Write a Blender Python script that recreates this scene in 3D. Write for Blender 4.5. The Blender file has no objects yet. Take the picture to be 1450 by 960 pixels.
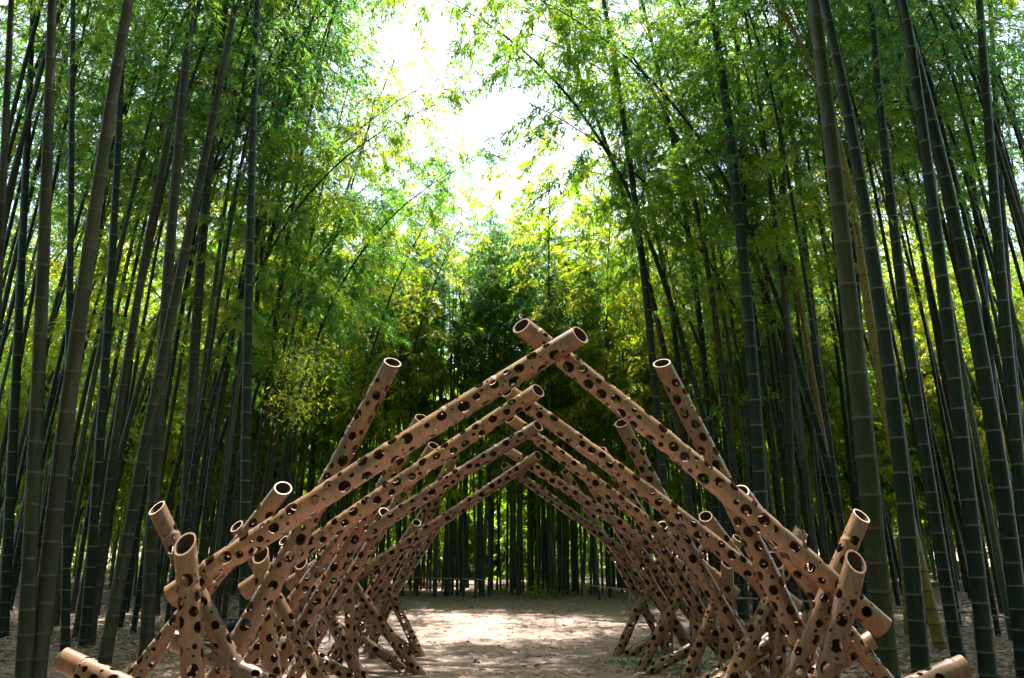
import bpy, math, random
import numpy as np
from mathutils import Vector, Matrix

rnd = random.Random(7)
rng = np.random.default_rng(11)
scene = bpy.context.scene
col = scene.collection
PI = math.pi

# ------------------------------------------------------------------ camera
EYE = 1.25
F = 1035.0                      # focal length in pixels of the 1450 x 960 photograph
YH = 772.0                      # row of the horizon
TH = math.atan((YH - 480.0) / F)
CT, ST = math.cos(TH), math.sin(TH)

def ray(px, py):
    u, v = px - 725.0, 480.0 - py
    return u, F * CT - v * ST, F * ST + v * CT

def P(px, py, Y):
    """Point at ground distance Y seen along a pixel."""
    u, a, b = ray(px, py)
    s = Y / a
    return np.array((u * s, Y, EYE + b * s))

def G(px, py):
    """Point of the ground (z = 0) seen at a pixel below the horizon."""
    u, a, b = ray(px, py)
    s = -EYE / b
    return np.array((u * s, a * s, 0.0))

def axial(p):
    return p[1] * CT + (p[2] - EYE) * ST

cam = bpy.data.objects.new("camera", bpy.data.cameras.new("camera"))
col.objects.link(cam)
cam.location = (0, 0, EYE)
cam.rotation_euler = (PI / 2 + TH, 0, 0)
cam.data.sensor_width = 36.0
cam.data.lens = F / 1450.0 * 36.0
cam.data.clip_end = 2000.0
scene.camera = cam

# ------------------------------------------------------------------ light
SUN_EL, SUN_AZ = math.radians(68), math.radians(3)      # azimuth measured from +Y towards +X
world = bpy.data.worlds.new("World")
scene.world = world
world.use_nodes = True
wn = world.node_tree
bg = wn.nodes["Background"]
sky = wn.nodes.new("ShaderNodeTexSky")
sky.sky_type = 'NISHITA'
sky.sun_disc = False
sky.sun_elevation = SUN_EL
sky.sun_rotation = SUN_AZ
sky.dust_density = 3.0
sky.air_density = 1.0
wn.links.new(sky.outputs[0], bg.inputs[0])
bg.inputs[1].default_value = 0.12
sun = bpy.data.objects.new("sun", bpy.data.lights.new("sun", 'SUN'))
col.objects.link(sun)
sun.data.energy = 5.0
sun.data.angle = math.radians(0.5)
sun.data.color = (1.0, 0.95, 0.87)
to_sun = Vector((math.sin(SUN_AZ) * math.cos(SUN_EL), math.cos(SUN_AZ) * math.cos(SUN_EL), math.sin(SUN_EL)))
sun.rotation_euler = to_sun.to_track_quat('Z', 'Y').to_euler()
sun.location = (0, 20, 30)

vs = scene.view_settings
vs.view_transform = 'Standard'
vs.look = 'None'
vs.exposure = 2.25
vs.gamma = 1.0
vs.use_curve_mapping = False
scene.render.engine = 'CYCLES'
cy = scene.cycles
cy.use_denoising = True
try:
    cy.denoiser = 'OPENIMAGEDENOISE'
    cy.denoising_input_passes = 'RGB_ALBEDO_NORMAL'
    cy.denoising_prefilter = 'ACCURATE'
except Exception:
    pass
cy.use_adaptive_sampling = True
cy.adaptive_threshold = 0.03
cy.max_bounces = 6
cy.diffuse_bounces = 4
cy.glossy_bounces = 2
cy.transmission_bounces = 4
cy.transparent_max_bounces = 4
cy.sample_clamp_indirect = 6.0
cy.caustics_reflective = False
cy.caustics_refractive = False

# ------------------------------------------------------------------ materials
class N:
    def __init__(s, name):
        s.m = bpy.data.materials.new(name)
        s.m.use_nodes = True
        s.t = s.m.node_tree
        s.b = s.t.nodes.get("Principled BSDF")
        s.out = s.t.nodes.get("Material Output")
    def new(s, kind, **kw):
        n = s.t.nodes.new(kind)
        for k, v in kw.items():
            setattr(n, k, v)
        return n
    def link(s, a, b):
        s.t.links.new(a, b)
    def noise(s, vec, scale, detail=4.0, rough=0.55):
        n = s.new("ShaderNodeTexNoise")
        n.inputs["Scale"].default_value = scale
        n.inputs["Detail"].default_value = detail
        n.inputs["Roughness"].default_value = rough
        s.link(vec, n.inputs["Vector"])
        return n.outputs["Fac"]
    def ramp(s, fac, stops):
        n = s.new("ShaderNodeValToRGB")
        e = n.color_ramp.elements
        while len(e) < len(stops):
            e.new(0.5)
        for k, (p, c) in enumerate(stops):
            e[k].position = p
            e[k].color = (*c, 1.0)
        s.link(fac, n.inputs["Fac"])
        return n.outputs["Color"]
    def mix(s, fac, a, b, blend='MIX'):
        n = s.new("ShaderNodeMix", data_type='RGBA', blend_type=blend)
        for sock, v in ((n.inputs[0], fac), (n.inputs[6], a), (n.inputs[7], b)):
            if hasattr(v, "is_linked"):
                s.link(v, sock)
            elif isinstance(v, (int, float)):
                sock.default_value = v
            else:
                sock.default_value = (*v, 1.0)
        return n.outputs[2]
    def mapping(s, scale, coord="Object"):
        tc = s.new("ShaderNodeTexCoord")
        mp = s.new("ShaderNodeMapping")
        mp.inputs["Scale"].default_value = scale
        s.link(tc.outputs[coord], mp.inputs["Vector"])
        return mp.outputs["Vector"]
    def bump(s, h, strength, dist):
        n = s.new("ShaderNodeBump")
        n.inputs["Strength"].default_value = strength
        n.inputs["Distance"].default_value = dist
        s.link(h, n.inputs["Height"])
        s.link(n.outputs["Normal"], s.b.inputs["Normal"])

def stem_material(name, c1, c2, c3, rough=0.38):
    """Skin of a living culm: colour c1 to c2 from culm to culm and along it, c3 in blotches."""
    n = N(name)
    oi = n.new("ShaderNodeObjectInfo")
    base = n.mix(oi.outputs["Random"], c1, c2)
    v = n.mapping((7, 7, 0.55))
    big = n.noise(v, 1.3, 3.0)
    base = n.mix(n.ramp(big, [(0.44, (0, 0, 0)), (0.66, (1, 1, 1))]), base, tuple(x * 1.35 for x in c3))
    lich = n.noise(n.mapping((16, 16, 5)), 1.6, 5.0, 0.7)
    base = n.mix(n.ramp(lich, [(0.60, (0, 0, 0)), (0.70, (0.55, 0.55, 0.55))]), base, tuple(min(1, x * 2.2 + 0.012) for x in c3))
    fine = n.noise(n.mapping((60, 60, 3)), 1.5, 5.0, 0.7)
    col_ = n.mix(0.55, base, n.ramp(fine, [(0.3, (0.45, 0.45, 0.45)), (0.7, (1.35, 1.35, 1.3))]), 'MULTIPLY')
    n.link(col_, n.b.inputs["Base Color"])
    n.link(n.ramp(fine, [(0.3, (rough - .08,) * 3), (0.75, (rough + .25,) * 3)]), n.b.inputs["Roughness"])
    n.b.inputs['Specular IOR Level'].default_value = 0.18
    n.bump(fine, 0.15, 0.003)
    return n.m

M = {}
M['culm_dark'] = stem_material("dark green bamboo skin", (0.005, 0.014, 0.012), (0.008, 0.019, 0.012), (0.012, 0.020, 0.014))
M['culm_green'] = stem_material("green bamboo skin", (0.022, 0.046, 0.030), (0.036, 0.060, 0.034), (0.055, 0.066, 0.042), 0.42)  # skin lightened in place of fill light on the back stems
M['culm_grey'] = stem_material("grey bamboo skin", (0.017, 0.024, 0.016), (0.029, 0.032, 0.021), (0.040, 0.040, 0.028), 0.5)
M['culm_olive'] = stem_material("olive bamboo skin", (0.013, 0.024, 0.009), (0.023, 0.028, 0.010), (0.034, 0.032, 0.014), 0.45)
M['culm_sunlit'] = stem_material("bamboo skin painted sunlit yellow", (0.17, 0.13, 0.035), (0.24, 0.17, 0.045), (0.11, 0.09, 0.040), 0.42)  # yellow of direct sun painted into the skin colour

def plain(name, c, rough=0.7, var=0.35, scale=30.0):
    n = N(name)
    f = n.noise(n.mapping((1, 1, 1)), scale, 4.0)
    lo = tuple(x * (1 - var) for x in c)
    hi = tuple(min(1, x * (1 + var)) for x in c)
    n.link(n.ramp(f, [(0.3, lo), (0.7, hi)]), n.b.inputs["Base Color"])
    n.b.inputs["Roughness"].default_value = rough
    return n.m

M['node'] = plain("pale bloom on bamboo node", (0.095, 0.10, 0.08), 0.7)
M['node_grey'] = plain("faint bloom on grey bamboo node", (0.060, 0.057, 0.043), 0.7)
M['node_dark'] = plain("dark bamboo node", (0.06, 0.055, 0.045), 0.7)

def pole_skin():
    n = N("dried bamboo pole")
    v = n.mapping((38, 38, 1.7))
    fib = n.noise(v, 1.6, 6.0, 0.65)
    blot = n.noise(n.mapping((5, 5, 2.2)), 1.0, 4.0, 0.6)
    oi = n.new("ShaderNodeObjectInfo")
    base = n.mix(oi.outputs["Random"], (0.105, 0.050, 0.026), (0.245, 0.126, 0.060))
    base = n.mix(n.ramp(blot, [(0.42, (0, 0, 0)), (0.66, (1, 1, 1))]), base, (0.105, 0.062, 0.043))
    base = n.mix(0.8, base, n.ramp(fib, [(0.28, (0.5, 0.46, 0.42)), (0.66, (1.2, 1.18, 1.15))]), 'MULTIPLY')
    spots = n.noise(n.mapping((24, 24, 24)), 1.0, 2.0)
    base = n.mix(n.ramp(spots, [(0.66, (0, 0, 0)), (0.74, (0.6, 0.6, 0.6))]), base, (0.16, 0.10, 0.065))
    n.link(base, n.b.inputs["Base Color"])
    n.link(n.ramp(fib, [(0.3, (0.40, 0.40, 0.40)), (0.7, (0.27, 0.27, 0.27))]), n.b.inputs["Roughness"])
    n.b.inputs["Specular IOR Level"].default_value = 0.6
    n.bump(fib, 0.12, 0.002)
    return n.m
M['pole'] = pole_skin()
M['pole_inside'] = plain("brown pith inside pole", (0.032, 0.014, 0.009), 0.9, 0.4, 40)
M['pole_cut'] = plain("sawn bamboo edge", (0.46, 0.33, 0.22), 0.75, 0.25, 60)
M['pole_hole'] = plain("scorched edge of drilled hole", (0.15, 0.075, 0.042), 0.8, 0.4, 60)
M['pole_node'] = plain("ridge of dried bamboo node", (0.17, 0.095, 0.055), 0.6, 0.5, 40)

def leaf_material(name, front, alt, glow, glow_alt, trans=0.5):
    n = N(name)
    geo = n.new("ShaderNodeNewGeometry")
    oi = n.new("ShaderNodeObjectInfo")
    isl = geo.outputs["Random Per Island"]
    patch = n.noise(n.mapping((0.55, 0.55, 0.55)), 1.0, 2.0)
    mixf = n.new("ShaderNodeMath", operation='ADD', use_clamp=True)
    n.link(oi.outputs["Random"], mixf.inputs[0])
    sub = n.new("ShaderNodeMath", operation='MULTIPLY_ADD')
    n.link(patch, sub.inputs[0]); sub.inputs[1].default_value = 1.6; sub.inputs[2].default_value = -0.8
    n.link(sub.outputs[0], mixf.inputs[1])
    d = n.mix(mixf.outputs[0], front, alt)
    g = n.mix(mixf.outputs[0], glow, glow_alt)
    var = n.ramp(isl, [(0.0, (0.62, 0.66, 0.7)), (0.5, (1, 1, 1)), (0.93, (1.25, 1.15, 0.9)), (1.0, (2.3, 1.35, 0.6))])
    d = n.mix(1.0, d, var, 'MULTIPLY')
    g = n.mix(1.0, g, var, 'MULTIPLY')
    df = n.new("ShaderNodeBsdfDiffuse"); n.link(d, df.inputs["Color"])
    tr = n.new("ShaderNodeBsdfTranslucent"); n.link(g, tr.inputs["Color"])
    ms = n.new("ShaderNodeMixShader"); ms.inputs[0].default_value = trans
    n.link(df.outputs[0], ms.inputs[1]); n.link(tr.outputs[0], ms.inputs[2])
    gl = n.new("ShaderNodeBsdfGlossy"); gl.inputs["Roughness"].default_value = 0.42
    gl.inputs["Color"].default_value = (0.9, 0.95, 1.0, 1)
    m2 = n.new("ShaderNodeMixShader"); m2.inputs[0].default_value = 0.06
    n.link(ms.outputs[0], m2.inputs[1]); n.link(gl.outputs[0], m2.inputs[2])
    n.link(m2.outputs[0], n.out.inputs["Surface"])
    return n.m

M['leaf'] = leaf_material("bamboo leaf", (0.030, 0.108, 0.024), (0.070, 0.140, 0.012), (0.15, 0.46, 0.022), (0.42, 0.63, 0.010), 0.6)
M['leaf_sunlit'] = leaf_material("bamboo leaf painted sunlit yellow", (0.075, 0.12, 0.020), (0.11, 0.12, 0.020), (0.45, 0.66, 0.010), (0.64, 0.64, 0.012), 0.62)  # yellower, brighter leaf copy; sunlit glow painted into its colours
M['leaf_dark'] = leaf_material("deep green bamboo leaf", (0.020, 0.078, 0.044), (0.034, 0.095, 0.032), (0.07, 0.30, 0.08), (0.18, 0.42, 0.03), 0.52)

def litter_leaf():
    n = N("fallen bamboo leaf")
    geo = n.new("ShaderNodeNewGeometry")
    n.link(n.ramp(geo.outputs["Random Per Island"], [(0, (0.09, 0.05, 0.035)), (0.4, (0.25, 0.165, 0.11)), (0.75, (0.42, 0.30, 0.21)), (1, (0.58, 0.47, 0.36))]), n.b.inputs["Base Color"])
    n.b.inputs["Roughness"].default_value = 0.65
    return n.m
M['litter'] = litter_leaf()

def ground_material(name, stops, litter, bumps):
    n = N(name)
    v = n.mapping((1, 1, 1))
    big = n.noise(v, 0.45, 5.0, 0.6)
    mid = n.noise(v, 5.0, 6.0, 0.7)
    fine = n.noise(v, 60.0, 6.0, 0.75)
    base = n.ramp(mid, stops)
    base = n.mix(0.6, base, n.ramp(big, [(0.3, (0.6, 0.58, 0.56)), (0.7, (1.15, 1.12, 1.1))]), 'MULTIPLY')
    base = n.mix(0.75, base, n.ramp(fine, [(0.28, (0.45, 0.42, 0.40)), (0.7, (1.3, 1.28, 1.25))]), 'MULTIPLY')
    vo = n.new("ShaderNodeTexVoronoi")
    vo.inputs["Scale"].default_value = 1.0
    n.link(n.mapping((26, 38, 26)), vo.inputs["Vector"])
    sp = n.new("ShaderNodeSeparateColor"); n.link(vo.outputs["Color"], sp.inputs[0])
    base = n.mix(litter, base, n.ramp(sp.outputs[0], [(0, (0.12, 0.075, 0.05)), (0.5, (0.30, 0.22, 0.16)), (1, (0.48, 0.38, 0.30))]))
    n.link(base, n.b.inputs["Base Color"])
    n.b.inputs["Roughness"].default_value = 0.92
    n.bump(fine, 0.8, bumps)
    return n.m
M['ground'] = ground_material("forest floor", [(0.3, (0.13, 0.082, 0.056)), (0.55, (0.25, 0.165, 0.118)), (0.75, (0.36, 0.25, 0.185))], 0.45, 0.03)
M['path'] = ground_material("gravel path", [(0.3, (0.23, 0.163, 0.138)), (0.6, (0.31, 0.227, 0.196)), (0.8, (0.38, 0.290, 0.256))], 0.30, 0.035)
M['rail'] = plain("weathered bamboo rail", (0.20, 0.195, 0.16), 0.6, 0.3, 12)
M['black'] = plain("black painted metal", (0.015, 0.016, 0.02), 0.45, 0.3, 20)
M['green'] = plain("bright green plastic", (0.02, 0.42, 0.20), 0.4, 0.15, 20)
M['red'] = plain("red glass lens", (0.55, 0.03, 0.04), 0.25, 0.2, 20)
M['glass'] = plain("dark lamp glass", (0.012, 0.016, 0.03), 0.12, 0.2, 20)

# ------------------------------------------------------------------ mesh helpers
def mesh_from(name, verts, faces, mats, mat_index=None, smooth=None):
    """verts (n,3); faces (m,4) quads, or a list of arrays of quads and polygons of other sizes."""
    me = bpy.data.meshes.new(name)
    groups = faces if isinstance(faces, list) else [faces]
    groups = [np.asarray(g, dtype=np.int32) for g in groups if len(g)]
    loops = np.concatenate([g.ravel() for g in groups])
    counts = np.concatenate([np.full(len(g), g.shape[1], dtype=np.int32) for g in groups])
    me.vertices.add(len(verts)); me.vertices.foreach_set("co", np.asarray(verts, dtype=np.float32).ravel())
    me.loops.add(len(loops)); me.loops.foreach_set("vertex_index", loops)
    me.polygons.add(len(counts))
    starts = np.concatenate(([0], np.cumsum(counts)[:-1])).astype(np.int32)
    me.polygons.foreach_set("loop_start", starts)
    try:
        me.polygons.foreach_set("loop_total", counts)
    except Exception:
        pass
    for m in mats:
        me.materials.append(m)
    if mat_index is not None:
        me.polygons.foreach_set("material_index", np.asarray(mat_index, dtype=np.int32))
    if smooth is not None:
        me.polygons.foreach_set("use_smooth", np.asarray(smooth, dtype=bool) if not isinstance(smooth, bool) else np.full(len(counts), smooth))
    me.update(calc_edges=True)
    me.validate()
    return me

def link(name, me, parent=None):
    o = bpy.data.objects.new(name, me)
    col.objects.link(o)
    o.parent = parent
    return o

def thing(name, label, cat, loc=(0, 0, 0), group=None):
    o = bpy.data.objects.new(name, None)
    o.empty_display_size = 0.2
    col.objects.link(o)
    o.location = loc
    o['label'] = label
    o['category'] = cat
    if group:
        o['group'] = group
    return o

def copy_tree(o, parent=None):
    c = o.copy(); col.objects.link(c); c.parent = parent
    for ch in o.children:
        copy_tree(ch, c)
    return c

def tube(pts, rad, sides=10, cap=True, close_to=None):
    """Quads and end caps of a round bar through pts."""
    pts = np.asarray(pts, float); n = len(pts)
    rad = np.broadcast_to(np.asarray(rad, float), (n,))
    t = np.gradient(pts, axis=0); t /= np.linalg.norm(t, axis=1)[:, None]
    ref = np.array((0, 0, 1.0)) if abs(t[0][2]) < 0.9 else np.array((1.0, 0, 0))
    a = np.cross(t, ref); a /= np.linalg.norm(a, axis=1)[:, None]
    b = np.cross(t, a)
    ang = np.linspace(0, 2 * PI, sides, endpoint=False)
    v = pts[:, None] + rad[:, None, None] * (a[:, None] * np.cos(ang)[None, :, None] + b[:, None] * np.sin(ang)[None, :, None])
    i = np.arange(n - 1)[:, None] * sides; j = np.arange(sides)[None]; k = (j + 1) % sides
    q = np.stack((i + j, i + sides + j, i + sides + k, i + k), -1).reshape(-1, 4)
    caps = np.array([list(range(sides)), list(range((n - 1) * sides, n * sides))[::-1]]) if cap else np.zeros((0, sides), int)
    return v.reshape(-1, 3), q, caps

def join(parts):
    """Several (verts, quads, caps) of one and the same part as one mesh's data."""
    V, Q, C = [], [], {}
    off = 0
    for v, q, c in parts:
        V.append(v); Q.append(np.asarray(q) + off)
        if len(c):
            C.setdefault(np.asarray(c).shape[1], []).append(np.asarray(c) + off)
        off += len(v)
    return np.concatenate(V), [np.concatenate(Q)] + [np.concatenate(x) for x in C.values()]

def box(c, s):
    c = np.asarray(c, float); s = np.asarray(s, float) / 2
    v = np.array([(x, y, z) for x in (-1, 1) for y in (-1, 1) for z in (-1, 1)]) * s + c
    q = np.array([(0, 1, 3, 2), (4, 6, 7, 5), (0, 4, 5, 1), (2, 3, 7, 6), (0, 2, 6, 4), (1, 5, 7, 3)])
    return v, q, np.zeros((0, 4), int)

def bevel(o, w=0.006):
    m = o.modifiers.new("bevel", 'BEVEL'); m.width = w; m.segments = 2
    return o

# ------------------------------------------------------------------ ground and path
def edge_path(Y):
    """Left and right edge of the trodden gravel at distance Y."""
    w = 2.3 + 0.15 * math.sin(Y * 0.9) + max(0, Y - 9) * 0.28
    return -w - 0.15 * math.sin(Y * 1.7 + 1), w + 0.12 * math.sin(Y * 1.3)

def ground_z(x, y):
    return 0.035 * np.sin(x * 0.9 + 1) * np.cos(y * 0.7) * np.clip((np.abs(x) - 3.0) / 2, 0, 1)

gx = np.concatenate((np.linspace(-600, -40, 12), np.linspace(-38, 38, 140), np.linspace(40, 600, 12)))
gy = np.concatenate((np.linspace(-300, -20, 8), np.linspace(-18, 45, 120), np.linspace(50, 900, 14)))
GX, GY = np.meshgrid(gx, gy)
gv = np.stack((GX, GY, ground_z(GX, GY)), -1).reshape(-1, 3)
ni, nj = GX.shape
ii = (np.arange(ni - 1)[:, None] * nj + np.arange(nj - 1)[None]).ravel()
o = link("ground", mesh_from("ground", gv, np.stack((ii, ii + 1, ii + nj + 1, ii + nj), -1), [M['ground']], None, True))
o['kind'] = 'structure'
ys = np.linspace(-6, 18.2, 90)
pv = []
for y in ys:
    l, r = edge_path(y)
    for t in np.linspace(0, 1, 9):
        jig = 0.08 * math.sin(y * 7 + t * 11) if t in (0, 1) else 0
        pv.append((l + (r - l) * t + jig, y, 0.006 if 0 < t < 1 else 0.004))
pv = np.array(pv)
pv[:, 2] += ground_z(pv[:, 0], pv[:, 1]) + 0.006
ii = (np.arange(len(ys) - 1)[:, None] * 9 + np.arange(8)[None]).ravel()
o = link("path", mesh_from("path", pv, np.stack((ii, ii + 1, ii + 10, ii + 9), -1), [M['path']], None, True))
o['kind'] = 'structure'

# ------------------------------------------------------------------ leaves
def leaves(base, dirs, L, W, roll):
    """One four-cornered blade per row: from base along dirs, L long, W wide."""
    d = dirs / np.linalg.norm(dirs, axis=1)[:, None]
    up = np.tile(np.array((0.0, 0.0, 1.0)), (len(d), 1))
    s = np.cross(d, up); ln = np.linalg.norm(s, axis=1)
    s[ln < 1e-3] = (1, 0, 0); s /= np.linalg.norm(s, axis=1)[:, None]
    nrm = np.cross(s, d)
    side = s * np.cos(roll)[:, None] + nrm * np.sin(roll)[:, None]
    mid = base + d * (L * 0.42)[:, None]
    tip = base + d * L[:, None] - np.array((0, 0, 1.0)) * (0.12 * L)[:, None]
    v = np.stack((base, mid + side * (W / 2)[:, None], tip, mid - side * (W / 2)[:, None]), 1).reshape(-1, 3)
    q = np.arange(len(d) * 4).reshape(-1, 4)
    return v, q

def axis_curve(s, L, arch):
    """Arching top of a culm: s metres up from the first branches, leaning over to local +X."""
    t = np.asarray(s, float) / L
    x = arch * t ** 2.4
    z = L * t - 0.30 * arch * t ** 3
    return np.stack((x, 0 * x, z), -1)

def crown_data(L, arch, seed, dens=1.0, leaf=1.0, spread=1.0, wild=1.0):
    r = np.random.default_rng(seed)
    bases, dirs, twigs = [], [], []
    s, az = 0.1, r.uniform(0, 6.28)
    while s < L:
        t = s / L
        for k in (0, 1):
            if r.random() < 0.10 + 0.25 * (t < 0.15):
                continue
            a = az + (k - 0.5) * 1.1 + r.normal(0, 0.35)
            bl = spread * (0.55 + 1.25 * (1 - abs(t - 0.35) ** 1.1 * 1.15)) * r.uniform(0.65, 1.25)
            bl = max(0.35, bl)
            el = r.uniform(0.35, 0.85)
            o = axis_curve(s, L, arch)
            m = 9
            u = np.linspace(0, 1, m)
            hor = np.array((math.cos(a), math.sin(a), 0))
            line = o + hor * (bl * math.cos(el) * u)[:, None] + np.array((0, 0, 1.0)) * (bl * (math.sin(el) * u - 0.62 * u ** 2.2))[:, None]
            twigs.append(line)
            nt = max(3, int(13 * bl * dens))
            for q in range(nt):
                uu = r.uniform(0.18, 1.0) ** 0.8
                p = np.array([np.interp(uu, u, line[:, c]) for c in range(3)])
                ta = a + r.normal(0, 0.95)
                tl = r.uniform(0.18, 0.46)
                td = np.array((math.cos(ta), math.sin(ta), r.normal(-0.35, 0.4)))
                nl = r.integers(11, 20)
                w = r.uniform(0.15, 1.0, nl)
                pos = p + td * (tl * w)[:, None] + np.array((0, 0, -1.0)) * (0.25 * tl * w ** 2)[:, None]
                la = ta + r.normal(0, 0.8, nl)
                bases.append(pos)
                dirs.append(np.stack((np.cos(la), np.sin(la), r.normal(-0.65, 0.45, nl)), -1))
        s += r.uniform(0.24, 0.36)
        az += PI + r.normal(0, 0.3)
    b = np.concatenate(bases); d = np.concatenate(dirs)
    n = len(b)
    v, q = leaves(b, d, r.uniform(0.075, 0.135, n) * leaf, r.uniform(0.015, 0.025, n) * leaf, r.normal(0, 0.55, n))
    return v, q, twigs

def crown_mesh(name, mat, twig_mat, **kw):
    v, q, twigs = crown_data(**kw)
    parts = []
    for l in twigs:
        tv, tq, tc = tube(l[[0, 3, 6, 8]], [0.009, 0.006, 0.004, 0.002], 3, False)
        parts.append((tv, tq, tc))
    V, Q = join([(v, q, np.zeros((0, 4), int))] + parts)
    nq = len(q)
    idx = np.zeros(len(Q[0]), int); idx[nq:] = 1
    return mesh_from(name, V, Q, [mat, twig_mat], idx, False)

# crown variants: length, arch, and the mesh in three leaf colours
CROWNS = []
for k, (L, arch) in enumerate([(7.2, 1.9), (8.0, 2.6), (6.6, 1.4), (7.6, 3.1), (8.4, 2.2), (6.9, 2.6)]):
    me = crown_mesh("foliage", M['leaf'], M['culm_olive'], L=L, arch=arch, seed=50 + k, dens=0.82)
    my = me.copy(); my.materials[0] = M['leaf_sunlit']
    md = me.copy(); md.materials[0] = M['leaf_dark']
    th = crown_mesh("foliage", M['leaf'], M['culm_olive'], L=L, arch=arch, seed=80 + k, dens=0.54)
    if k == 3:
        me2 = crown_mesh("foliage", M['leaf'], M['culm_olive'], L=L, arch=arch, seed=75, dens=1.45)
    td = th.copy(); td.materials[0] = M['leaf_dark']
    CROWNS.append((L, arch, {'leaf': me, 'yellow': my, 'dark': md, 'thin': th, 'thin_dark': td, 'full': me2 if k == 3 else me}))

# ------------------------------------------------------------------ culms
def stem_data(center, top, r0, sides, gap0, seed, ridge=0.05, foot=True):
    """A jointed culm. center(z array) gives the axis, r0 the radius near the ground."""
    r = np.random.default_rng(seed)
    z, rows, pale = 0.0, [], []
    def rad(zz):
        f = 1.0 - 0.80 * (zz / top) ** 1.35
        return r0 * f * (1 + (0.12 * math.exp(-zz / 0.12) if foot else 0))
    rows.append((-0.06, rad(0), 0)); z = 0.10
    while z < top - 0.05:
        b = 0.010 + 0.10 * r0
        rows += [(z - b * 1.6, rad(z), 0), (z - b * 0.9, rad(z), 1), (z - 0.002, rad(z) * (1 + ridge), 2), (z + b * 0.25, rad(z) * (1 + ridge * 0.9), 0), (z + b * 0.6, rad(z), 0)]
        z += gap0 * min(1.0, 0.45 + 0.16 * z) * r.uniform(0.88, 1.12)
    rows.append((top, 0.004, 0))
    zs = np.array([a[0] for a in rows]); rr = np.array([a[1] for a in rows])
    c = center(zs)
    ang = np.linspace(0, 2 * PI, sides, endpoint=False) + r.uniform(0, 1)
    circ = np.stack((np.cos(ang), np.sin(ang), 0 * ang), -1)
    v = c[:, None] + rr[:, None, None] * circ[None]
    n = len(rows)
    i = np.arange(n - 1)[:, None] * sides; j = np.arange(sides)[None]; k = (j + 1) % sides
    q = np.stack((i + j, i + k, i + sides + k, i + sides + j), -1).reshape(-1, 4)
    mi = np.repeat(np.array([a[2] for a in rows[:-1]]), sides)
    return v.reshape(-1, 3), q, mi

SKIN = {'green': 'culm_green', 'dark': 'culm_dark', 'grey': 'culm_grey', 'olive': 'culm_olive', 'yellow': 'culm_sunlit'}
def stem_mesh(center, top, r0, sides, gap0, seed, skin):
    v, q, mi = stem_data(center, top, r0, sides, gap0, seed)
    return mesh_from("stem", v, q, [M[SKIN[skin]], M['node'] if skin == 'dark' else M['node_grey'], M['node_dark']], mi, True)

ARCH_TO = np.array((0.0, 12.0))      # culms lean their tops towards the light over the clearing

def arch_angle(x, y, jitter=0.5, arch=2.0):
    """Heading of a culm's arching top: towards the clearing, but leaving a strip of sky open over the path."""
    d = ARCH_TO - np.array((x, y + 1.0))
    a = math.atan2(d[1] * 0.25, d[0]) + rnd.gauss(0, jitter)
    lim = 2.6 if x > 0 else 3.5
    if y < 20:
        for _ in range(40):
            tip = x + arch * math.cos(a)
            if abs(tip) > lim and tip * x > 0:
                break
            a += 0.12 if math.sin(a) > 0 else -0.12
    return a

def traced_culm(label, pts, w, skin, base=None, dist=None, gap=0.40, zc=None, v=None, leaf=None, group=None):
    """A culm that follows pixels of the photograph. base: pixel of its foot on the ground, or dist: its distance. w: width in pixels near the foot."""
    Y = G(*base)[1] if dist is None else dist
    pix = ([base] if base is not None else []) + list(pts)
    q3 = np.array([P(x, y, Y) for x, y in pix])
    q3 = q3[np.argsort(q3[:, 2])]
    deg = 2 if len(q3) >= 3 else 1
    z0, z1 = q3[0, 2], q3[-1, 2]
    co = np.polyfit(q3[:, 2], q3[:, 0], deg)
    dco = np.polyder(co)
    zt = max(z1, 3.0)
    def xa(z):
        zz = np.clip(z, 0, zt)
        return np.polyval(co, zz) + (z - zz) * np.where(z > zt, np.clip(np.polyval(dco, zt), -.3, .3), 0)
    k = rnd.randrange(len(CROWNS)) if v is None else v
    L, arch, me = CROWNS[k]
    if zc is None:
        zc = max(zt + 0.3, rnd.uniform(5.6, 6.8))
    x0 = float(xa(np.array(0.0)))
    slope = float(xa(np.array(zc)) - xa(np.array(zc - 0.1))) / 0.1
    ang = arch_angle(x0 + slope * zc, Y, 0.35, arch)
    tilt = Matrix.Rotation(math.atan(slope), 4, 'Y')
    R = tilt @ Matrix.Rotation(ang, 4, 'Z')
    Rn = np.array(R.to_3x3())
    top = zc + L * 0.97
    org = np.array((float(xa(np.array(zc))) - x0, 0, zc))
    def center(z):
        z = np.asarray(z, float)
        low = np.stack((xa(np.minimum(z, zc)) - x0, 0 * z, np.minimum(z, zc)), -1)
        up = org + axis_curve(np.maximum(z - zc, 0), L, arch) @ Rn.T
        return np.where((z > zc)[:, None], up, low)
    mid = P(*pix[0], Y)
    r0 = 0.5 * w * axial(mid) / F * 0.95
    r0 = min(max(r0, 0.022), 0.105)
    t = thing("bamboo", label, "bamboo", (x0, Y, float(ground_z(np.array(x0), np.array(Y)))), group)
    link("stem", stem_mesh(center, top, r0, 18, gap, rnd.randrange(9999), skin), t)
    c = link("crown", me[leaf or rnd.choice(['thin', 'thin_dark'])], t)
    c.matrix_local = Matrix.Translation(Vector(org)) @ R
    FEET.append((x0, Y, 0.35))
    return t

FEET = []
#TRACED
T = traced_culm
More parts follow.
